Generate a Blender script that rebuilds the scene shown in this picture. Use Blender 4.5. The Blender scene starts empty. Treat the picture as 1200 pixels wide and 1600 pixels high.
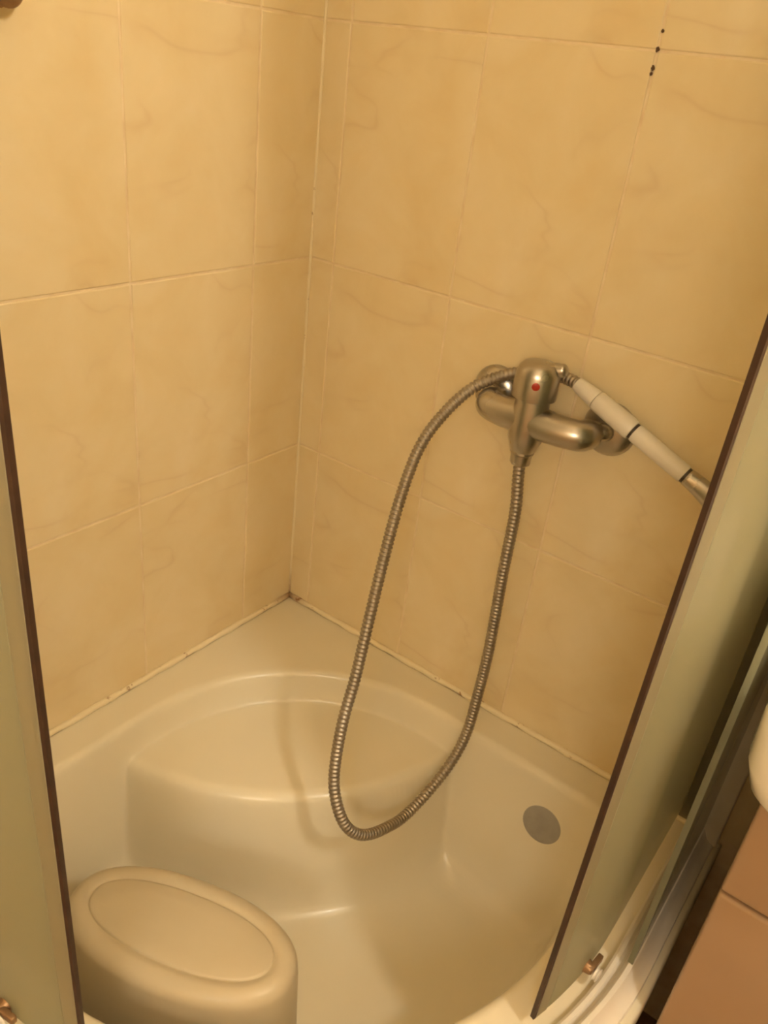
import bpy, bmesh, math, random
import numpy as np
from mathutils import Vector, Matrix
random.seed(7)
S = bpy.context.scene
COL = S.collection

# ------------------------------------------------------------------ camera
cam_d = bpy.data.cameras.new('camera')
cam = bpy.data.objects.new('camera', cam_d)
COL.objects.link(cam)
cam_d.sensor_fit = 'HORIZONTAL'
cam_d.sensor_width = 36.0
cam_d.lens = 1271.46 / 1200 * 36.0
cam_d.clip_start = 0.01
Rv = Vector((0.78976, 0.60391, 0.10758))
Uv = Vector((-0.36857, 0.32698, 0.87020))
Fv = Vector((-0.49034, 0.72690, -0.48081))
m = Matrix((Rv, Uv, -Fv)).transposed().to_4x4()
m.translation = Vector((0.8071, -0.9232, 0.8598))
cam.matrix_world = m
S.camera = cam

# ------------------------------------------------------------------ world, exposure
w = bpy.data.worlds.new('world')
S.world = w
w.use_nodes = True
w.node_tree.nodes['Background'].inputs[0].default_value = (0.02, 0.016, 0.01, 1)
w.node_tree.nodes['Background'].inputs[1].default_value = 1.0
S.view_settings.view_transform = 'Standard'
S.view_settings.look = 'None'
S.view_settings.gamma = 1.0
S.view_settings.use_curve_mapping = False
S.view_settings.exposure = 1.92
S.cycles.use_denoising = True
S.cycles.max_bounces = 7
S.cycles.diffuse_bounces = 5
S.cycles.transmission_bounces = 6
S.cycles.adaptive_threshold = 0.02
S.cycles.filter_width = 2.2

LAMP_COL = (1.0, 0.915, 0.725)
LAMPS = [   # location, globe radius, emission strength  (side wall lamp, then an added fill lamp; built further down)
    ((1.45, -0.68, 1.48), 0.060, 53.0),
    ((1.16, -1.76, 1.15), 0.17, 4.8),  # unseen fill lamp, added to light the shower walls evenly
]
FLOOR_Z = -0.40
CEIL_Z = 2.10

# ------------------------------------------------------------------ helpers
def lin(r, g, b):
    f = lambda c: (c / 255 / 12.92) if c / 255 <= 0.04045 else ((c / 255 + 0.055) / 1.055) ** 2.4
    return (f(r), f(g), f(b), 1.0)

def material(name, color, rough=0.5, metal=0.0, spec=0.5, coat=0.0):
    mt = bpy.data.materials.new(name)
    mt.use_nodes = True
    b = mt.node_tree.nodes['Principled BSDF']
    b.inputs['Base Color'].default_value = color if len(color) == 4 else (*color, 1)
    b.inputs['Roughness'].default_value = rough
    b.inputs['Metallic'].default_value = metal
    b.inputs['Specular IOR Level'].default_value = spec
    b.inputs['Coat Weight'].default_value = coat
    return mt

class NT:
    def __init__(self, mt):
        self.t = mt.node_tree
        self.b = self.t.nodes['Principled BSDF']
    def n(self, typ, **kw):
        nd = self.t.nodes.new(typ)
        for k, v in kw.items():
            if k.startswith('in_'):
                nd.inputs[k[3:].replace('_', ' ')].default_value = v
            else:
                setattr(nd, k, v)
        return nd
    def l(self, a, b):
        self.t.links.new(a, b)
    def ramp(self, fac, stops):
        r = self.n('ShaderNodeValToRGB')
        els = r.color_ramp.elements
        while len(els) < len(stops):
            els.new(0.5)
        for e, (p, c) in zip(els, stops):
            e.position = p
            e.color = c if len(c) == 4 else (*c, 1)
        self.l(fac, r.inputs[0])
        return r.outputs[0]
    def mix(self, fac, a, b, mode='MIX'):
        mx = self.n('ShaderNodeMix', data_type='RGBA', blend_type=mode)
        for sock, v in ((0, fac), (6, a), (7, b)):
            if hasattr(v, 'links') or hasattr(v, 'is_linked'):
                self.l(v, mx.inputs[sock])
            else:
                mx.inputs[sock].default_value = v
        return mx.outputs[2]
    def math(self, op, a, b=None, c=None):
        nd = self.n('ShaderNodeMath', operation=op)
        for i, v in enumerate((a, b, c)):
            if v is None:
                continue
            if hasattr(v, 'is_linked'):
                self.l(v, nd.inputs[i])
            else:
                nd.inputs[i].default_value = v
        return nd.outputs[0]

def mesh(name, verts, faces, smooth=False):
    me = bpy.data.meshes.new(name)
    me.from_pydata([tuple(v) for v in verts], [], faces)
    if smooth:
        me.polygons.foreach_set('use_smooth', [True] * len(me.polygons))
    me.update()
    return me

def fixn(me):
    bm = bmesh.new()
    bm.from_mesh(me)
    bmesh.ops.recalc_face_normals(bm, faces=bm.faces)
    bm.to_mesh(me)
    bm.free()
    return me

def obj(name, me, mat=None, parent=None, loc=None, rot=None):
    o = bpy.data.objects.new(name, me)
    COL.objects.link(o)
    if mat is not None and me is not None and not me.materials:
        me.materials.append(mat)
    if parent is not None:
        o.parent = parent
    if loc is not None:
        o.location = loc
    if rot is not None:
        o.rotation_euler = rot
    return o

def tag(o, label=None, cat=None, group=None, kind=None):
    for k, v in (('label', label), ('category', cat), ('group', group), ('kind', kind)):
        if v:
            o[k] = v
    return o

def thing(name, label, cat, loc=(0, 0, 0), group=None):
    o = obj(name, None, loc=loc)
    o.empty_display_size = 0.05
    return tag(o, label, cat, group)

def box_mesh(name, lo, hi, bev=0.0, seg=2):
    bm = bmesh.new()
    bmesh.ops.create_cube(bm, size=1)
    for v in bm.verts:
        for i in range(3):
            v.co[i] = lo[i] if v.co[i] < 0 else hi[i]
    if bev > 0:
        bmesh.ops.bevel(bm, geom=bm.edges[:] , offset=bev, segments=seg, profile=0.5, affect='EDGES')
    me = bpy.data.meshes.new(name)
    bm.to_mesh(me)
    bm.free()
    if bev > 0:
        me.polygons.foreach_set('use_smooth', [True] * len(me.polygons))
        me.set_sharp_from_angle(angle=math.radians(50))
    return me

def frame_from(axis):
    a = Vector(axis).normalized()
    t = Vector((0, 0, 1)) if abs(a.z) < 0.9 else Vector((1, 0, 0))
    u = a.cross(t).normalized()
    v = a.cross(u).normalized()
    return a, u, v

def lathe(name, p0, axis, prof, seg=32, cap=True):
    """prof = [(distance along axis, radius)]"""
    a, u, v = frame_from(axis)
    p0 = Vector(p0)
    V, Fc = [], []
    for (d, r) in prof:
        for i in range(seg):
            t = 2 * math.pi * i / seg
            V.append(p0 + a * d + (u * math.cos(t) + v * math.sin(t)) * r)
    for k in range(len(prof) - 1):
        for i in range(seg):
            j = (i + 1) % seg
            Fc.append((k * seg + i, k * seg + j, (k + 1) * seg + j, (k + 1) * seg + i))
    if cap:
        Fc.append(tuple(range(seg)))
        Fc.append(tuple(range((len(prof) - 1) * seg, len(prof) * seg)))
    me = fixn(mesh(name, V, Fc, True))
    me.set_sharp_from_angle(angle=math.radians(40))
    return me

def catmull(P, n):
    P = [np.array(p, float) for p in P]
    P = [2 * P[0] - P[1]] + P + [2 * P[-1] - P[-2]]
    out = []
    for i in range(1, len(P) - 2):
        p0, p1, p2, p3 = P[i - 1:i + 3]
        for k in range(n):
            t = k / n
            out.append(0.5 * (2 * p1 + (p2 - p0) * t + (2 * p0 - 5 * p1 + 4 * p2 - p3) * t * t + (3 * p1 - p0 - 3 * p2 + p3) * t ** 3))
    out.append(P[-2])
    return np.array(out)

def resample(P, step):
    d = np.r_[0, np.cumsum(np.linalg.norm(np.diff(P, axis=0), axis=1))]
    n = max(2, int(round(d[-1] / step)) + 1)
    s = np.linspace(0, d[-1], n)
    return np.stack([np.interp(s, d, P[:, i]) for i in range(3)], 1)

def tube(name, P, rad, seg=12, cap=True):
    """swept tube with parallel-transported frame; rad = scalar or list"""
    n = len(P)
    rad = [rad] * n if np.isscalar(rad) else rad
    T = np.gradient(P, axis=0)
    T /= np.linalg.norm(T, axis=1)[:, None]
    _, u, _ = frame_from(T[0])
    u = np.array(u)
    V, Fc = [], []
    for k in range(n):
        u = u - T[k] * (u @ T[k])
        u /= np.linalg.norm(u)
        v = np.cross(T[k], u)
        for i in range(seg):
            t = 2 * math.pi * i / seg
            V.append(P[k] + rad[k] * (u * math.cos(t) + v * math.sin(t)))
    for k in range(n - 1):
        for i in range(seg):
            j = (i + 1) % seg
            Fc.append((k * seg + i, k * seg + j, (k + 1) * seg + j, (k + 1) * seg + i))
    if cap:
        Fc.append(tuple(range(seg)))
        Fc.append(tuple(range((n - 1) * seg, n * seg)))
    return fixn(mesh(name, V, Fc, True))

# quadrant path: u in 0..1 straight beside the mixer wall, 1..2 the quarter curve, 2..3 straight beside the other wall
CQ = 0.25
def qpt(R, u):
    if u <= 1:
        return (CQ + R, -CQ * u)
    if u < 2:
        a = (u - 1) * math.pi / 2
        return (CQ + R * math.cos(a), -CQ - R * math.sin(a))
    return (CQ * (3 - u), -CQ - R)

def sweep(name, section, u0, u1, smooth=True, closed=True, da=1.5, sharp=35):
    """section = closed list of (R, z); swept along the quadrant path"""
    us = [u0]
    for a, b, st in ((0, 1, 0.25), (1, 2, da / 90), (2, 3, 0.25)):
        x0, x1 = max(u0, a), min(u1, b)
        if x1 > x0:
            n = max(1, int(math.ceil((x1 - x0) / st)))
            us += [x0 + (x1 - x0) * (i + 1) / n for i in range(n)]
    ns = len(section)
    V, Fc = [], []
    for u in us:
        for (R, z) in section:
            x, y = qpt(R, u)
            V.append((x, y, z))
    for k in range(len(us) - 1):
        for i in range(ns if closed else ns - 1):
            j = (i + 1) % ns
            Fc.append((k * ns + i, k * ns + j, (k + 1) * ns + j, (k + 1) * ns + i))
    if closed:
        Fc.append(tuple(range(ns)))
        Fc.append(tuple(range((len(us) - 1) * ns, len(us) * ns)))
    me = fixn(mesh(name, V, Fc, smooth))
    if smooth:
        me.set_sharp_from_angle(angle=math.radians(sharp))
    return me

# ------------------------------------------------------------------ materials
def tile_material():
    mt = material('marbled_beige_tile', (0.7, 0.55, 0.35), 0.28, spec=0.45)
    T = NT(mt)
    tc = T.n('ShaderNodeTexCoord')
    oi = T.n('ShaderNodeObjectInfo')
    k = T.math('MULTIPLY', T.math('FLOOR', T.math('MULTIPLY', oi.outputs['Random'], 4.0)), 3.71)
    cb = T.n('ShaderNodeCombineXYZ')
    T.l(k, cb.inputs[0]); T.l(k, cb.inputs[2])
    ad = T.n('ShaderNodeVectorMath', operation='ADD')
    T.l(tc.outputs['Object'], ad.inputs[0]); T.l(cb.outputs[0], ad.inputs[1])
    P = ad.outputs[0]
    # broad cloudy tone
    n1 = T.n('ShaderNodeTexNoise', in_Scale=9.0, in_Detail=4.0, in_Roughness=0.55, in_Distortion=0.6)
    T.l(P, n1.inputs['Vector'])
    base = T.ramp(n1.outputs[0], [(0.28, lin(227, 208, 167)), (0.5, lin(232, 216, 180)), (0.72, lin(237, 223, 193))])
    n2 = T.n('ShaderNodeTexNoise', in_Scale=32.0, in_Detail=3.0, in_Roughness=0.6)
    T.l(P, n2.inputs['Vector'])
    base = T.mix(T.math('MULTIPLY', n2.outputs[0], 0.22), base, lin(224, 195, 146))
    # diagonal veins: thin level lines of a stretched noise, broken up by another
    mp = T.n('ShaderNodeMapping')
    mp.inputs['Rotation'].default_value = (0, math.radians(-52), 0)
    mp.inputs['Scale'].default_value = (2.4, 2.4, 4.6)
    T.l(P, mp.inputs['Vector'])
    nv = T.n('ShaderNodeTexNoise', in_Scale=1.2, in_Detail=3.0, in_Roughness=0.55, in_Distortion=0.4)
    T.l(mp.outputs[0], nv.inputs['Vector'])
    line = T.math('ABSOLUTE', T.math('SUBTRACT', nv.outputs[0], 0.5))
    thin = T.ramp(line, [(0.0, (1, 1, 1)), (0.012, (0.3, 0.3, 0.3)), (0.04, (0, 0, 0))])
    nm = T.n('ShaderNodeTexNoise', in_Scale=8.0, in_Detail=1.0)
    T.l(P, nm.inputs['Vector'])
    brk = T.ramp(nm.outputs[0], [(0.45, (0, 0, 0)), (0.62, (1, 1, 1))])
    vf = T.math('MULTIPLY', T.math('MULTIPLY', thin, brk), 0.21)
    colr = T.mix(vf, base, lin(190, 152, 112))
    T.l(colr, T.b.inputs['Base Color'])
    # soft waviness of the glazed face
    nb = T.n('ShaderNodeTexNoise', in_Scale=22.0, in_Detail=2.0)
    T.l(P, nb.inputs['Vector'])
    bp = T.n('ShaderNodeBump', in_Strength=0.08, in_Distance=0.002)
    T.l(nb.outputs[0], bp.inputs['Height'])
    T.l(bp.outputs[0], T.b.inputs['Normal'])
    rr = T.n('ShaderNodeMapRange', in_To_Min=0.30, in_To_Max=0.46)
    T.l(n1.outputs[0], rr.inputs['Value'])
    T.l(rr.outputs[0], T.b.inputs['Roughness'])
    return mt

def noisy(name, c0, c1, scale, rough, bump=0.0, spec=0.5, coat=0.0, metal=0.0, detail=3.0):
    mt = material(name, c0, rough, metal, spec, coat)
    T = NT(mt)
    tc = T.n('ShaderNodeTexCoord')
    n = T.n('ShaderNodeTexNoise', in_Scale=scale, in_Detail=detail)
    T.l(tc.outputs['Object'], n.inputs['Vector'])
    T.l(T.ramp(n.outputs[0], [(0.3, c0), (0.7, c1)]), T.b.inputs['Base Color'])
    if bump:
        bp = T.n('ShaderNodeBump', in_Strength=bump, in_Distance=0.001)
        T.l(n.outputs[0], bp.inputs['Height'])
        T.l(bp.outputs[0], T.b.inputs['Normal'])
    return mt

def sealant_material():
    mt = material('sealant', lin(240, 228, 200), 0.4)
    T = NT(mt)
    tc = T.n('ShaderNodeTexCoord')
    n = T.n('ShaderNodeTexNoise', in_Scale=55.0, in_Detail=3.0, in_Roughness=0.7)
    T.l(tc.outputs['Object'], n.inputs['Vector'])
    c = T.ramp(n.outputs[0], [(0.0, lin(238, 224, 192)), (0.62, lin(238, 224, 192)), (0.70, lin(168, 126, 84)), (0.76, lin(96, 66, 42))])
    # brown mould stain where the three beads meet in the corner
    ln = T.n('ShaderNodeVectorMath', operation='LENGTH')
    T.l(tc.outputs['Object'], ln.inputs[0])
    near = T.ramp(ln.outputs['Value'], [(0.012, (1, 1, 1)), (0.055, (0, 0, 0))])
    c = T.mix(T.math('MULTIPLY', near, T.math('ADD', n.outputs[0], 0.1)), c, lin(128, 84, 50))
    T.l(c, T.b.inputs['Base Color'])
    return mt

def frosted_material(name, ctr, cdf):
    mt = bpy.data.materials.new(name)
    mt.use_nodes = True
    t = mt.node_tree
    t.nodes.clear()
    out = t.nodes.new('ShaderNodeOutputMaterial')
    tr = t.nodes.new('ShaderNodeBsdfTranslucent')
    tr.inputs[0].default_value = ctr
    df = t.nodes.new('ShaderNodeBsdfDiffuse')
    df.inputs[0].default_value = cdf
    gl = t.nodes.new('ShaderNodeBsdfGlossy')
    gl.inputs['Roughness'].default_value = 0.22
    tc = t.nodes.new('ShaderNodeTexCoord')
    nz = t.nodes.new('ShaderNodeTexNoise')
    nz.inputs['Scale'].default_value = 400.0
    t.links.new(tc.outputs['Object'], nz.inputs['Vector'])
    bp = t.nodes.new('ShaderNodeBump')
    bp.inputs['Strength'].default_value = 0.15
    bp.inputs['Distance'].default_value = 0.0005
    t.links.new(nz.outputs[0], bp.inputs['Height'])
    for nd in (df, gl):
        t.links.new(bp.outputs[0], nd.inputs['Normal'])
    m1 = t.nodes.new('ShaderNodeMixShader')
    m1.inputs[0].default_value = 0.22
    t.links.new(tr.outputs[0], m1.inputs[1]); t.links.new(df.outputs[0], m1.inputs[2])
    fr = t.nodes.new('ShaderNodeFresnel')
    fr.inputs[0].default_value = 1.18
    m2 = t.nodes.new('ShaderNodeMixShader')
    t.links.new(fr.outputs[0], m2.inputs[0])
    t.links.new(m1.outputs[0], m2.inputs[1]); t.links.new(gl.outputs[0], m2.inputs[2])
    t.links.new(m2.outputs[0], out.inputs[0])
    return mt

def chrome_material():
    mt = material('worn_chrome', (0.55, 0.52, 0.48), 0.22, 1.0)
    T = NT(mt)
    tc = T.n('ShaderNodeTexCoord')
    n = T.n('ShaderNodeTexNoise', in_Scale=18.0, in_Detail=2.0)
    T.l(tc.outputs['Object'], n.inputs['Vector'])
    r = T.n('ShaderNodeMapRange', in_To_Min=0.18, in_To_Max=0.42)
    T.l(n.outputs[0], r.inputs['Value'])
    T.l(r.outputs[0], T.b.inputs['Roughness'])
    T.l(T.ramp(n.outputs[0], [(0.3, (0.54, 0.51, 0.47)), (0.75, (0.44, 0.40, 0.35))]), T.b.inputs['Base Color'])
    return mt

M = dict(
    tile=tile_material(),
    grout=noisy('pale_grout', lin(240, 224, 196), lin(226, 204, 170), 40, 0.8, 0.2),
    acrylic=noisy('cream_acrylic', lin(234, 226, 206), lin(229, 220, 198), 5, 0.27, spec=0.5, coat=0.1),
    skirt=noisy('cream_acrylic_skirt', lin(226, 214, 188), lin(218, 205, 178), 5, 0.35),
    stool=noisy('ivory_plastic', lin(197, 185, 160), lin(191, 178, 151), 12, 0.36, spec=0.45),
    seal=sealant_material(),
    frosted=frosted_material('frosted_green_glass', (0.86, 0.86, 0.73, 1), (0.40, 0.41, 0.33, 1)),
    vinyl=frosted_material('clear_vinyl', (0.86, 0.84, 0.71, 1), (0.46, 0.43, 0.35, 1)),
    dark_rubber=noisy('dark_brown_rubber', lin(64, 42, 32), lin(48, 30, 23), 60, 0.5),
    white_metal=noisy('white_coated_aluminium', lin(240, 232, 220), lin(232, 222, 207), 20, 0.3),
    chrome=chrome_material(),
    hose=noisy('steel_hose', (0.44, 0.39, 0.33, 1), (0.36, 0.31, 0.25, 1), 50, 0.44, metal=0.85),
    grey=noisy('satin_grey_metal', lin(170, 167, 163), lin(158, 155, 150), 60, 0.42, metal=0.15),
    white_plastic=noisy('white_plastic', lin(232, 226, 218), lin(224, 217, 206), 15, 0.28),
    red=material('red_mark', lin(170, 44, 28), 0.4),
    black=material('black_hole', lin(92, 68, 48), 0.9),
    ring=material('dark_ring', lin(60, 48, 40), 0.4),
    rust=noisy('tarnished_brass', (0.42, 0.27, 0.15, 1), (0.26, 0.15, 0.08, 1), 70, 0.4, metal=0.7),
    vanity=noisy('glossy_tan_lacquer', lin(168, 141, 114), lin(160, 133, 106), 6, 0.3),  # one even tan over carcass, plinth and drawer fronts
    ceramic=noisy('white_ceramic', lin(246, 242, 232), lin(240, 235, 224), 6, 0.12, coat=0.4),
    plaster=noisy('ceiling_paint', lin(240, 232, 216), lin(234, 225, 206), 8, 0.8),
    floor=noisy('brown_floor_tile', lin(150, 116, 84), lin(128, 96, 68), 12, 0.4),
    wall_plain=noisy('cream_wall', lin(232, 210, 172), lin(224, 200, 158), 5, 0.5),
)

# ------------------------------------------------------------------ room shell
RX, RY = 1.56, -2.00
TH = 0.10
G = 0.0012                      # tile faces stand this far proud of the grout
def slab(name, lo, hi, mat):
    o = obj(name, box_mesh(name, lo, hi), mat)
    return tag(o, kind='structure')
floor = slab('floor', (-TH, RY - TH, FLOOR_Z - TH), (RX + TH, TH, FLOOR_Z), M['floor'])
ceiling = slab('ceiling', (-TH, RY - TH, CEIL_Z), (RX + TH, TH, CEIL_Z + TH), M['plaster'])
wall_left = slab('wall_left', (-TH, RY - TH, FLOOR_Z), (-G, TH, CEIL_Z), M['grout'])
wall_right = slab('wall_right', (-G, G, FLOOR_Z), (RX + TH, TH, CEIL_Z), M['grout'])
wall_side = slab('wall_side', (RX, RY - TH, FLOOR_Z), (RX + TH, G, CEIL_Z), M['wall_plain'])
wall_front = slab('wall_front', (-G, RY - TH, FLOOR_Z), (RX, RY, CEIL_Z), M['wall_plain'])
tag(wall_left, 'left shower wall of marbled beige tiles with pale grout')
tag(wall_right, 'right shower wall of marbled beige tiles carrying the chrome mixer')

# wall tiles: 20 x 30 cm, each an object of its own, sharing one mesh for each width
TW, THH, JN = 0.2017, 0.30, 0.0028
tile_meshes = {}
def tile_mesh(wd, ht):
    key = (round(wd, 4), round(ht, 4))
    if key in tile_meshes:
        return tile_meshes[key]
    a, b, bv, dp = wd / 2, ht / 2, 0.0014, 0.008
    V, Fc = [], []
    rings = [(0.0, dp), (0.0, 0.0008), (bv * 0.35, 0.0003), (bv, 0.0)]
    for (ins, y) in rings:
        for sx, sz in ((-1, -1), (1, -1), (1, 1), (-1, 1)):
            V.append((sx * (a - ins), y, sz * (b - ins)))
    for k in range(3):
        for i in range(4):
            j = (i + 1) % 4
            Fc.append((k * 4 + i, k * 4 + j, k * 4 + 4 + j, k * 4 + 4 + i))
    Fc.append((12, 13, 14, 15))
    Fc.append((3, 2, 1, 0))
    me = fixn(mesh('tile', V, Fc))
    me.materials.append(M['tile'])
    tile_meshes[key] = me
    return me

def lay_tiles(wall, first, length, left):
    edges = [0.0, first]
    while edges[-1] < length - 1e-4:
        edges.append(min(length, edges[-1] + TW))
    for r in range(7):
        z0, z1 = r * THH, (r + 1) * THH
        for c in range(len(edges) - 1):
            a, b = edges[c], edges[c + 1]
            if b - a < 0.01:
                continue
            me = tile_mesh(b - a - JN, z1 - z0 - JN)
            mid, zc = (a + b) / 2, (z0 + z1) / 2
            tw = math.radians(random.uniform(-0.12, 0.12))
            pr = random.uniform(-0.0003, 0.0003)
            o = bpy.data.objects.new('tile', me)
            COL.objects.link(o)
            o.parent = wall
            if left:
                o.location = (pr, -mid, zc)
                o.rotation_euler = (0, tw * 0.3, math.radians(90) + tw)
            else:
                o.location = (mid, pr, zc)
                o.rotation_euler = (tw * 0.3, 0, tw)
lay_tiles(wall_left, 0.1151, 1.9, True)
lay_tiles(wall_right, 0.0442, 1.555, False)

# old screw holes in the right wall, on a joint near its top
for (x, z, r) in ((0.4490, 0.9175, 0.0016), (0.4482, 0.9010, 0.0021), (0.4478, 0.8845, 0.0021), (0.4470, 0.8790, 0.0016)):
    V, k = [(x, -0.0012, z)], 14
    ang = [2 * math.pi * i / k for i in range(k)]
    rr = [r * random.uniform(0.75, 1.2) for _ in ang]
    V = [(x + q * math.cos(t), -0.0009, z + 1.2 * q * math.sin(t)) for t, q in zip(ang, rr)]
    V += [(x + 0.7 * q * math.cos(t), 0.002, z + 0.7 * q * math.sin(t)) for t, q in zip(ang, rr)]
    Fc = [tuple(range(k))] + [(i, (i + 1) % k, k + (i + 1) % k, k + i) for i in range(k)] + [tuple(range(k, 2 * k))]
    obj('screw_hole', fixn(mesh('screw_hole', V, Fc)), M['black'], wall_right)

# ------------------------------------------------------------------ shower tray
def arc_round(pts, radii, n=10):
    """polyline with rounded inner corners -> dense points"""
    out = [np.array(pts[0], float)]
    for i in range(1, len(pts) - 1):
        p, a, b = (np.array(q, float) for q in (pts[i], pts[i - 1], pts[i + 1]))
        da, db = (a - p), (b - p)
        la, lb = np.linalg.norm(da), np.linalg.norm(db)
        da, db = da / la, db / lb
        ang = math.acos(np.clip(da @ db, -1, 1))
        t = radii[i] / math.tan(ang / 2)
        t = min(t, 0.95 * la, 0.95 * lb)
        r = t * math.tan(ang / 2)
        bis = (da + db) / np.linalg.norm(da + db)
        cen = p + bis * r / math.sin(ang / 2)
        s, e = p + da * t - cen, p + db * t - cen
        a0, a1 = math.atan2(s[1], s[0]), math.atan2(e[1], e[0])
        d = (a1 - a0 + math.pi) % (2 * math.pi) - math.pi
        for k in range(n + 1):
            q = a0 + d * k / n
            out.append(cen + r * np.array([math.cos(q), math.sin(q)]))
    out.append(np.array(pts[-1], float))
    return np.array(out)

DEPTH = 0.25
SEAT_Z = -0.05
RIM = 0.063
TRAY_R = 0.545
wall_prof = arc_round([(-1, 0), (0.0, 0), (0.042, -DEPTH), (1, -DEPTH)], [0, 0.014, 0.06, 0])
seat_prof = arc_round([(-1, SEAT_Z), (0.0, SEAT_Z), (0.040, -DEPTH), (1, -DEPTH)], [0, 0.020, 0.065, 0])
def round_min(a, b, r):
    inside = (a < r) & (b < r)
    return np.where(inside, r - np.hypot(np.maximum(r - a, 0), np.maximum(r - b, 0)), np.minimum(a, b))
def smax(a, b, k):
    h = np.clip(0.5 + 0.5 * (a - b) / k, 0, 1)
    return b * (1 - h) + a * h + k * h * (1 - h)
def tray_height(x, y):
    a, b = x - RIM, -y - RIM
    d = round_min(a, b, 0.30)
    fr = 0.435 - np.hypot(np.maximum(x - CQ, 0), np.maximum(-y - CQ, 0))
    d = round_min(d, fr, 0.07)
    zw = np.interp(d, wall_prof[:, 0], wall_prof[:, 1])
    r = np.hypot(x, y)
    zs = np.interp(r - 0.420, seat_prof[:, 0], seat_prof[:, 1])
    low = smax(zw, zs, 0.022)
    return np.minimum(low, 0.0) - 0.003
def tray_mesh():
    c0 = np.array([0.40, -0.40])
    # outer outline, walked once
    out = [(0.001, -0.001)]
    n = 60
    out += [(0.001 + (CQ + TRAY_R - 0.001) * (i / n), -0.001) for i in range(1, n)]
    out += [qpt(TRAY_R, max(u, 0.004)) for u in np.linspace(0, 1, 26)]
    out += [qpt(TRAY_R, u) for u in np.linspace(1, 2, 100)[1:-1]]
    out += [qpt(TRAY_R, min(u, 2.996)) for u in np.linspace(2, 3, 26)]
    out += [(0.001, -(CQ + TRAY_R) * (1 - i / n)) for i in range(1, n)]
    out = np.array(out)
    # insert midpoints so the surface is dense enough
    nx = np.roll(out, -1, axis=0)
    out = np.stack([out, (out + nx) / 2], 1).reshape(-1, 2)
    N = len(out)
    fr = np.linspace(0, 1, 231)[1:]
    K = len(fr)
    P = c0[None, None, :] + (out - c0)[None, :, :] * fr[:, None, None]
    X, Y = P[..., 0], P[..., 1]
    Z = tray_height(X, Y)
    Z[-1] -= 0.004
    Z[-2] -= 0.0012
    V = [(c0[0], c0[1], float(tray_height(np.array([c0[0]]), np.array([c0[1]]))[0]))]
    V += list(zip(X.ravel().tolist(), Y.ravel().tolist(), Z.ravel().tolist()))
    Fc = [(0, 1 + i, 1 + (i + 1) % N) for i in range(N)]
    for k in range(K - 1):
        b0, b1 = 1 + k * N, 1 + (k + 1) * N
        for i in range(N):
            j = (i + 1) % N
            Fc.append((b0 + i, b1 + i, b1 + j, b0 + j))
    # turned-down lip
    last = 1 + (K - 1) * N
    base = len(V)
    V += [(x, y, -0.045) for x, y in out]
    for i in range(N):
        j = (i + 1) % N
        Fc.append((last + i, base + i, base + j, last + j))
    me = mesh('basin_shell', V, Fc, True)
    return fixn(me)
tray = thing('shower_tray', 'deep cream quadrant shower tray with moulded corner seat', 'shower tray', (0.4, -0.4, FLOOR_Z))
def rel(o, parent):
    """keep world placement under a parent that sits elsewhere"""
    o.parent = parent
    o.matrix_parent_inverse = Matrix.Translation(parent.location).inverted()
    return o
rel(obj('basin_shell', tray_mesh(), M['acrylic']), tray)
rel(obj('skirt_panel', sweep('skirt_panel', [(TRAY_R - 0.020, FLOOR_Z), (TRAY_R - 0.012, FLOOR_Z), (TRAY_R - 0.012, -0.03), (TRAY_R - 0.020, -0.03)], 0.01, 2.99), M['skirt']), tray)

# overflow cover on the basin's side
ov = rel(obj('overflow_cover', lathe('overflow_cover', (0.576, -0.066, -0.079), (0, -1, 0.17),
        [(0, 0.030), (0.002, 0.0365), (0.006, 0.0372), (0.0085, 0.0355), (0.0095, 0.031), (0.0105, 0.020), (0.0108, 0.004)], 40), M['grey']), tray)
tag(ov, 'round grey metal overflow cover')

# sealant beads where the tray meets the walls
def bead(name, pts, r, label):
    P = resample(np.array(pts, float), 0.012)
    P[:, 2] += 0.0008 * np.sin(np.arange(len(P)) * 1.7) * np.sin(np.arange(len(P)) * 0.43)
    o = obj(name, tube(name, P, [r * (1 + 0.18 * math.sin(i * 0.9) * math.sin(i * 0.37)) for i in range(len(P))], 10), M['seal'])
    return tag(o, label, kind='structure')
bead('trim_1', [(0.002, -0.003, 0.001), (0.002, -0.79, 0.001)], 0.0048, 'pale sealant bead between tray and left wall')
bead('trim_2', [(0.003, -0.002, 0.001), (0.79, -0.002, 0.001)], 0.0048, 'pale mould-spotted sealant bead between tray and right wall')
bead('trim_3', [(0.0005, -0.0005, 0.0), (0.0005, -0.0005, 2.09)], 0.0022, 'pale grout line in the corner of the walls')

# ------------------------------------------------------------------ shower enclosure: rails, wall profiles, fixed panels
CAB_TOP = 1.80
frame = thing('shower_enclosure_frame', 'white curved rails and side panels of the quadrant shower enclosure', 'shower enclosure', (0.4, -0.4, 0))
rail_sec = [(0.496, -0.003), (0.496, 0.010), (0.499, 0.013), (0.503, 0.013), (0.506, 0.008), (0.509, 0.008), (0.511, 0.020), (0.514, 0.024), (0.519, 0.024),
            (0.522, 0.018), (0.526, 0.010), (0.531, 0.006), (0.535, 0.004), (0.536, -0.003)]
rel(obj('bottom_rail', sweep('bottom_rail', rail_sec, 0.012, 2.988), M['white_metal']), frame)
rel(obj('top_rail', sweep('top_rail', [(0.47, CAB_TOP - 0.005), (0.47, CAB_TOP + 0.035), (0.535, CAB_TOP + 0.035), (0.535, CAB_TOP - 0.005)], 0.012, 2.988), M['white_metal']), frame)
rel(obj('wall_profile', box_mesh('wall_profile', (0.765, -0.022, 0.002), (0.789, -0.0005, CAB_TOP + 0.03), 0.002), M['white_metal']), frame)
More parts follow.
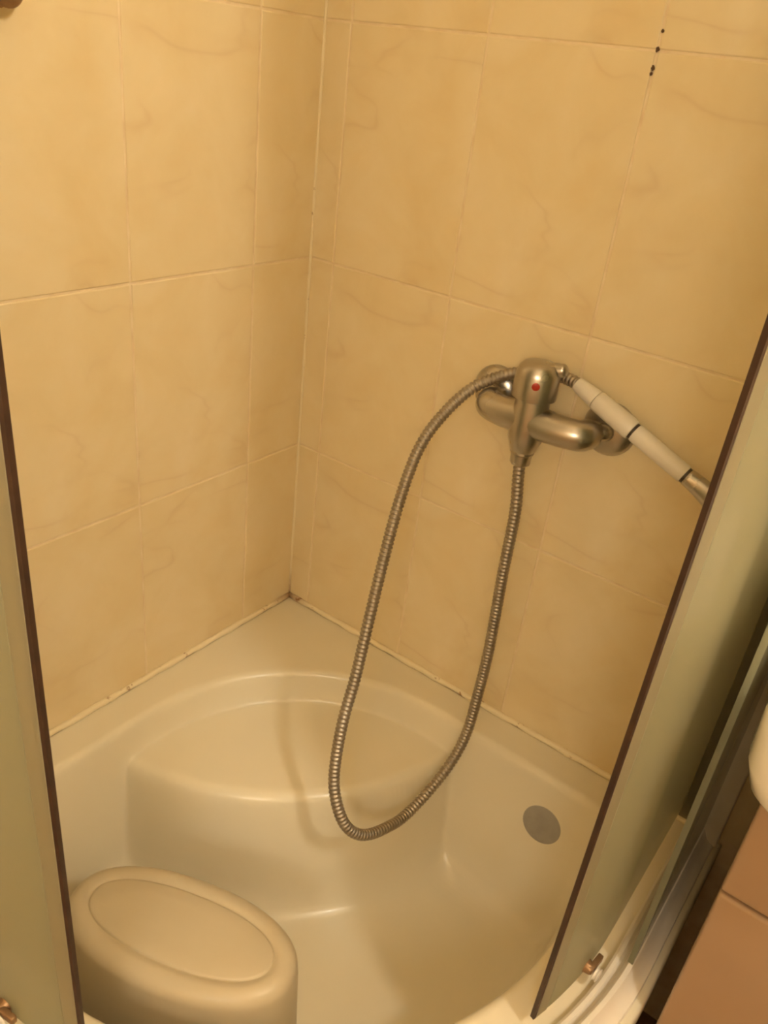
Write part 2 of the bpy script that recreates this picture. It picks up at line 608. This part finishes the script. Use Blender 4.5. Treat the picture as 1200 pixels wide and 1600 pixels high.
rel(obj('wall_profile', box_mesh('wall_profile', (0.0005, -0.787, 0.002), (0.022, -0.765, CAB_TOP + 0.03), 0.002), M['white_metal']), frame)
glass_sec = lambda R: [(R - 0.0025, 0.022), (R + 0.0025, 0.022), (R + 0.0025, CAB_TOP), (R - 0.0025, CAB_TOP)]
rel(obj('stop_strip', box_mesh('stop_strip', (0.722, -0.0068, 0.007), (0.764, -0.0015, CAB_TOP), 0.001), M['vinyl']), frame)
rel(obj('stop_strip', box_mesh('stop_strip', (0.0015, -0.764, 0.007), (0.0068, -0.722, CAB_TOP), 0.001), M['vinyl']), frame)
rel(obj('fixed_panel', sweep('fixed_panel', glass_sec(0.515), 0.06, 1.020), M['frosted']), frame)
rel(obj('fixed_panel', sweep('fixed_panel', glass_sec(0.515), 1.980, 2.94), M['frosted']), frame)
seal_sec = lambda R, hw: [(R - hw, 0.024), (R + hw, 0.024), (R + hw, CAB_TOP), (R - hw, CAB_TOP)]
rel(obj('panel_seal', sweep('panel_seal', seal_sec(0.515, 0.003), 1.020, 1.024), M['frosted']), frame)
rel(obj('panel_seal', sweep('panel_seal', seal_sec(0.515, 0.003), 1.976, 1.980), M['frosted']), frame)

# two sliding doors, pushed open
def door(label, ang, right):
    DR = 0.480
    Z0 = 0.020
    d = thing('sliding_door', label, 'shower door', (DR * 0.7 + CQ, -CQ, Z0) if right else (CQ, -CQ - DR * 0.7, Z0), 'sliding doors of the shower enclosure')
    U = lambda deg: (1 + deg / 90) if right else (2 - deg / 90)
    def sw(name, sec, a0, a1, mat):
        u0, u1 = sorted((U(a0), U(a1)))
        return rel(obj(name, sweep(name, sec, u0, u1, da=1.0), mat), d)
    far = -87.0
    sw('frosted_pane', [(DR - 0.003, Z0 + 0.004), (DR + 0.003, Z0 + 0.004), (DR + 0.003, CAB_TOP - 0.01), (DR - 0.003, CAB_TOP - 0.01)], far, ang - 2.3, M['frosted'])
    p = sw('edge_profile', [(DR - 0.0030, Z0 + 0.002), (DR + 0.0030, Z0 + 0.002), (DR + 0.0030, CAB_TOP - 0.008), (DR - 0.0030, CAB_TOP - 0.008)], ang - 2.2, ang - 0.42, M['vinyl'])
    s = sw('edge_seal', [(DR - 0.0024, Z0), (DR + 0.0024, Z0), (DR + 0.0024, CAB_TOP - 0.006), (DR - 0.0024, CAB_TOP - 0.006)], ang - 0.42, ang, M['dark_rubber'])
    tag(s, 'dark brown rubber seal strip')
    # lower and upper roller brackets
    for zz in (Z0 + 0.012, CAB_TOP - 0.03):
        for deg in ((7.2,) if zz < 1 else (7.2, far + 12)):
            x, y = qpt(DR + 0.010, U(deg))
            x2, y2 = qpt(DR, U(deg))
            n = Vector((x - x2, y - y2, 0)).normalized()
            t = Vector((-n.y, n.x, 0))
            br = rel(obj('roller_bracket', lathe('roller_bracket', Vector((x2, y2, zz)) - n * 0.010, n, [(0, 0.007), (0.002, 0.0095), (0.012, 0.0095), (0.014, 0.0075), (0.020, 0.006)], 20), M['rust']), d)
            wh = obj('roller_wheel', lathe('roller_wheel', Vector((x2, y2, zz - 0.006)) + n * 0.012 + t * 0.004, n, [(0, 0.006), (0.001, 0.008), (0.003, 0.0065), (0.005, 0.008), (0.006, 0.006)], 20), M['white_plastic'], br)
            wh.matrix_parent_inverse = Matrix.Identity(4)
            bm = box_mesh('bracket_arm', (-0.012, -0.003, -0.004), (0.012, 0.003, 0.006), 0.001)
            for v in bm.vertices:
                v.co = Vector((x2, y2, zz)) + n * (v.co.y + 0.0085) + t * (v.co.x + 0.008) + Vector((0, 0, v.co.z))
            obj('bracket_arm', bm, M['rust'], br)
    return d
door('frosted glass sliding door on the right, beside the overflow cover', 17.3, True)
door('frosted glass sliding door at the left edge, in front of the left wall', 18.6, False)

# ------------------------------------------------------------------ shower mixer
MX, MZ, MY = 0.420, 0.500, -0.060
mix = thing('shower_mixer', 'worn chrome single-handle shower mixer on the right wall', 'shower mixer', (MX, 0, MZ))
for x, xn in ((0.340, 0.357), (0.500, 0.489)):
    ro = rel(obj('wall_rosette', lathe('wall_rosette', (x, 0.0, MZ), (0, -1, 0), [(0, 0.034), (0.003, 0.034), (0.008, 0.031), (0.013, 0.024), (0.016, 0.016)], 36), M['chrome']), mix)
    cr = catmull([(x, -0.012, MZ), (x, -0.018, MZ), ((x + xn) / 2, -0.023, MZ), (xn, -0.028, MZ), (xn, -0.034, MZ)], 4)
    obj('offset_union', tube('offset_union', cr, 0.0115, 20), M['chrome'], ro)
    obj('union_nut', lathe('union_nut', (xn, -0.028, MZ), (0, -1, 0), [(0, 0.013), (0.001, 0.0165), (0.013, 0.0165), (0.014, 0.014), (0.020, 0.014)], 6), M['chrome'], ro)
# swept crossbar: its ends turn back to the wall
bar = catmull([(0.357, -0.040, MZ), (0.358, -0.049, MZ), (0.365, -0.057, MZ), (0.385, -0.061, MZ), (0.420, -0.062, MZ + 0.001), (0.458, -0.061, MZ), (0.480, -0.057, MZ), (0.4878, -0.049, MZ), (0.489, -0.040, MZ)], 6)
rr = [0.0185 + 0.0025 * math.exp(-((p[0] - MX) / 0.03) ** 2) for p in bar]
rel(obj('body', tube('body', bar, rr, 24), M['chrome']), mix)
rel(obj('column', lathe('column', (MX, MY - 0.002, MZ - 0.040), (0, 0, 1), [(0, 0.0145), (0.004, 0.0170), (0.018, 0.0215), (0.034, 0.0230), (0.055, 0.0215), (0.072, 0.0205)], 32), M['chrome']), mix)
rel(obj('outlet_nut', lathe('outlet_nut', (MX, MY - 0.002, MZ - 0.058), (0, 0, 1), [(0, 0.0115), (0.002, 0.0132), (0.014, 0.0135), (0.016, 0.0155), (0.020, 0.0150)], 12), M['chrome']), mix)
# handle: a rounded cap with a short lever lug towards the wall and to the right
cap = rel(obj('handle_cap', lathe('handle_cap', (MX, MY - 0.002, MZ + 0.030), (0, 0.0, 1), [(0, 0.0235), (0.0015, 0.0268), (0.010, 0.0272), (0.030, 0.0262), (0.038, 0.0235), (0.043, 0.0185), (0.0455, 0.010), (0.046, 0.001)], 36), M['chrome']), mix)
lug = catmull([(MX + 0.002, MY + 0.004, MZ + 0.060), (MX + 0.012, MY + 0.006, MZ + 0.064), (MX + 0.022, MY + 0.007, MZ + 0.068), (MX + 0.031, MY + 0.008, MZ + 0.071)], 5)
obj('lever', tube('lever', lug, list(np.interp(np.linspace(0, 1, len(lug)), [0, 0.5, 0.9, 1], [0.013, 0.010, 0.0075, 0.004])), 18), M['chrome'], cap)
dv = Vector((0.42, -0.905, 0.0)).normalized()
obj('temperature_mark', lathe('temperature_mark', Vector((MX, MY - 0.002, MZ + 0.052)) + dv * 0.0262, dv, [(0, 0.0048), (0.0008, 0.0048), (0.0014, 0.0036)], 18), M['red'], cap)

# ------------------------------------------------------------------ shower hose (ribbed metal)
HP = [(0.4200, -0.0620, 0.4440), (0.4225, -0.0625, 0.4200), (0.4292, -0.0650, 0.3772), (0.4325, -0.0700, 0.2828), (0.4379, -0.0750, 0.1704), (0.4382, -0.0800, 0.0925), (0.4389, -0.0950, 0.0168), (0.4343, -0.1300, -0.0309), (0.4258, -0.2000, -0.0625), (0.4206, -0.2550, -0.0536), (0.4113, -0.2950, -0.0379), (0.3974, -0.3150, -0.0129), (0.3813, -0.3180, 0.0190), (0.3665, -0.3100, 0.0539), (0.3528, -0.2850, 0.1161), (0.3437, -0.2550, 0.1666), (0.3328, -0.2250, 0.2317), (0.3202, -0.1900, 0.3029), (0.3089, -0.1520, 0.3777), (0.3036, -0.1150, 0.4366), (0.3115, -0.0850, 0.4755), (0.3297, -0.0550, 0.5106), (0.3522, -0.0350, 0.5285), (0.3782, -0.0225, 0.5407), (0.4114, -0.0205, 0.5486), (0.4371, -0.0240, 0.5524), (0.4583, -0.0300, 0.5515)]
Pd = resample(catmull(HP, 14), 0.004)
for _ in range(6):
    Pd[1:-1] = 0.25 * Pd[:-2] + 0.5 * Pd[1:-1] + 0.25 * Pd[2:]
Pd = resample(Pd, 0.0011)
prof = [0.0063, 0.0073, 0.0078, 0.0078, 0.0073]
hose = obj('shower_hose', tube('shower_hose', Pd, [prof[i % 5] for i in range(len(Pd))], 14), M['hose'])
tag(hose, 'ribbed metal shower hose hanging in a long loop from the mixer', 'shower hose')

# ------------------------------------------------------------------ hand shower lying across the mixer
A0 = Vector((0.4570, -0.0300, 0.5518))
A1 = Vector((0.6320, -0.0330, 0.4800))
ax = (A1 - A0).normalized()
Lh = (A1 - A0).length
hs = thing('hand_shower', 'white hand shower lying slantwise over the mixer end', 'hand shower', tuple(A0))
rel(obj('hose_cone', lathe('hose_cone', A0, ax, [(0, 0.0085), (0.003, 0.0092), (0.026, 0.0112), (0.030, 0.0114)], 24), M['white_plastic']), hs)
rel(obj('handle_grip', lathe('handle_grip', A0 + ax * 0.0305, ax, [(0, 0.0110), (0.002, 0.0122), (0.050, 0.0132), (0.056, 0.0122)], 24), M['white_plastic']), hs)
rel(obj('dark_ring', lathe('dark_ring', A0 + ax * 0.0865, ax, [(0, 0.0104), (0.0035, 0.0104)], 24), M['ring']), hs)
rel(obj('handle_tube', lathe('handle_tube', A0 + ax * 0.090, ax, [(0, 0.0108), (0.004, 0.0114), (0.070, 0.0110), (0.0735, 0.0104)], 24), M['white_plastic']), hs)
rel(obj('dark_ring', lathe('dark_ring', A0 + ax * 0.1635, ax, [(0, 0.0098), (0.0035, 0.0098)], 24), M['ring']), hs)
neck = catmull([A0 + ax * 0.167, A0 + ax * 0.185, A0 + ax * 0.205 + Vector((0, -0.004, 0)), A0 + ax * 0.222 + Vector((0, -0.010, 0))], 6)
rel(obj('neck', tube('neck', neck, list(np.interp(np.linspace(0, 1, len(neck)), [0, 0.3, 1], [0.0105, 0.0115, 0.014])), 20), M['chrome']), hs)
hd_c = A0 + ax * 0.240 + Vector((0, -0.004, -0.002))
hn = Vector((-0.15, -0.95, -0.30)).normalized()
head = rel(obj('spray_head', lathe('spray_head', hd_c - hn * 0.012, hn, [(0, 0.010), (0.004, 0.022), (0.012, 0.030), (0.020, 0.032), (0.024, 0.030)], 32), M['white_plastic']), hs)
obj('spray_plate', lathe('spray_plate', hd_c + hn * 0.0115, hn, [(0, 0.026), (0.0015, 0.026), (0.002, 0.024)], 32), M['grey'], head)

# ------------------------------------------------------------------ oval plastic stool standing upside down in the tray
def oval_loft(name, rings, ang, cen, N=72, n=2.25, cap_top=True):
    V, Fc = [], []
    ca, sa = math.cos(ang), math.sin(ang)
    for (a, b, z) in rings:
        for i in range(N):
            t = 2 * math.pi * i / N
            cx, cy = math.cos(t), math.sin(t)
            ex = a * math.copysign(abs(cx) ** (2 / n), cx)
            ey = b * math.copysign(abs(cy) ** (2 / n), cy)
            V.append((cen[0] + ca * ex - sa * ey, cen[1] + sa * ex + ca * ey, z))
    for k in range(len(rings) - 1):
        for i in range(N):
            j = (i + 1) % N
            Fc.append((k * N + i, k * N + j, (k + 1) * N + j, (k + 1) * N + i))
    Fc.append(tuple(range((len(rings) - 1) * N, len(rings) * N)))
    if cap_top:
        Fc.append(tuple(range(N)))
    me = fixn(mesh(name, V, Fc, True))
    me.set_sharp_from_angle(angle=math.radians(60))
    return me
SC, SA = (0.344, -0.545), math.radians(19)
a, b, zt = 0.142, 0.070, -0.020
zb = -DEPTH - 0.002
stool = thing('bath_stool', 'ivory plastic oval stool standing in the tray behind the left door', 'stool', (SC[0], SC[1], zb))
rings = [(a + 0.010, b + 0.010, zb), (a + 0.0115, b + 0.0115, zb + 0.004), (a + 0.0115, b + 0.0115, zb + 0.016), (a + 0.008, b + 0.008, zb + 0.020), (a + 0.004, b + 0.004, -0.13),
         (a + 0.001, b + 0.001, zt - 0.030)]
for k in range(9):
    t = k / 8 * math.pi / 2
    rr_ = 0.018
    rings.append((a - rr_ * (1 - math.cos(t)), b - rr_ * (1 - math.cos(t)), zt - rr_ + rr_ * math.sin(t)))
rings += [(a - 0.022, b - 0.022, zt - 0.0002), (a - 0.0245, b - 0.0245, zt - 0.0018), (a - 0.0275, b - 0.0270, zt - 0.0028)]
rel(obj('body', oval_loft('body', rings, SA, SC), M['stool']), stool)
ins = [(a - 0.0268, b - 0.0265, zt - 0.0035), (a - 0.0275, b - 0.0272, zt - 0.0012), (a - 0.030, b - 0.0295, zt - 0.0002), (a - 0.05, b - 0.045, zt + 0.0004), (a - 0.11, b - 0.060, zt + 0.0008)]
rel(obj('top_panel', oval_loft('top_panel', ins, SA, SC), M['stool']), stool)

# ------------------------------------------------------------------ vanity unit and washbasin to the right
VX0, VX1, VY = 0.812, 1.42, -0.30
van = thing('vanity_unit', 'tan lacquered vanity unit right of the shower tray, below the washbasin', 'vanity', (1.1, -0.15, FLOOR_Z))
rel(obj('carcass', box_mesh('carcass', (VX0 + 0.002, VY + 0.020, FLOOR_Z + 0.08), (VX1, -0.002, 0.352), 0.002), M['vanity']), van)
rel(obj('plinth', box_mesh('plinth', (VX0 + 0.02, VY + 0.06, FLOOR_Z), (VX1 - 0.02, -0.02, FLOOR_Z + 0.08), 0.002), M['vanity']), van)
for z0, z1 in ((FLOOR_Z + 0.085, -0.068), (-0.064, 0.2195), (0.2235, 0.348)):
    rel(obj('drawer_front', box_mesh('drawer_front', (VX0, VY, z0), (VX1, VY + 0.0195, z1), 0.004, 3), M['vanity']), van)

def sink():
    cx, cy = 1.115, -0.185
    t = thing('washbasin', 'white ceramic washbasin at the right edge, on the vanity', 'washbasin', (cx, cy, 0.345))
    rg = []
    A, B = 0.294, 0.150
    outer = [(A, B, 0.352), (A + 0.012, B + 0.012, 0.356), (A + 0.028, B + 0.020, 0.372), (A + 0.035, B + 0.026, 0.395), (A + 0.036, B + 0.027, 0.430), (A + 0.035, B + 0.026, 0.442), (A + 0.030, B + 0.021, 0.449),
             (A + 0.022, B + 0.013, 0.451), (A - 0.02, B - 0.028, 0.450), (A - 0.035, B - 0.043, 0.443), (A - 0.050, B - 0.053, 0.42), (A - 0.085, B - 0.070, 0.39), (A - 0.16, B - 0.10, 0.372), (0.03, 0.02, 0.366)]
    rel(obj('bowl', oval_loft('bowl', outer, 0, (cx, cy), 120, n=9.0), M['ceramic']), t)
    rel(obj('waste_plug', lathe('waste_plug', (cx, cy, 0.3655), (0, 0, 1), [(0, 0.022), (0.003, 0.022), (0.005, 0.016)], 24), M['chrome']), t)
    return t
sink()

# ------------------------------------------------------------------ small round hook at the top of the left wall
hk = thing('wall_hook', 'small brown round hook on the left wall, top left corner', 'hook', (0.0, -0.451, 0.882))
rel(obj('hook_base', lathe('hook_base', (0.0, -0.451, 0.882), (1, 0, 0), [(0, 0.017), (0.003, 0.017), (0.006, 0.012)], 24), M['rust']), hk)
rel(obj('hook_knob', lathe('hook_knob', (0.005, -0.451, 0.882), (1, 0, 0), [(0, 0.007), (0.008, 0.007), (0.011, 0.013), (0.017, 0.0165), (0.022, 0.013), (0.025, 0.004)], 24), M['rust']), hk)

# ------------------------------------------------------------------ lamps out of view: one on the side wall, one added as fill
def lamp(loc, r, strength, label, side):
    mt = bpy.data.materials.new('glowing_opal_glass')
    mt.use_nodes = True
    t = mt.node_tree
    t.nodes.clear()
    out = t.nodes.new('ShaderNodeOutputMaterial')
    em = t.nodes.new('ShaderNodeEmission')
    em.inputs[0].default_value = (*LAMP_COL, 1)
    em.inputs[1].default_value = strength
    t.links.new(em.outputs[0], out.inputs[0])
    ax, gap = (Vector((1, 0, 0)), RX - loc[0]) if side else (Vector((0, -1, 0)), loc[1] - RY)
    c = Vector(loc)
    o = thing('wall_or_fill_lamp', label, 'lamp', tuple(c + ax * gap))
    n = 8
    pr = [(r * (1 - math.cos(math.pi * k / n)), max(0.0008, r * math.sin(math.pi * k / n))) for k in range(n + 1)]
    rel(obj('globe', lathe('globe', c - ax * r, ax, pr, 14, cap=False), mt), o)
    s0 = r * 0.92
    rel(obj('lamp_base', lathe('lamp_base', c + ax * s0, ax, [(0, 0.40 * r), ((gap - s0) * 0.6, 0.45 * r), ((gap - s0) * 0.62, 0.8 * r), (gap - s0, 0.8 * r)], 24), M['white_metal']), o)
lamp(*LAMPS[0], 'small round globe lamp on the side wall beyond the washbasin', True)
lamp(*LAMPS[1], 'large unseen fill globe added opposite the shower to brighten its walls', False)
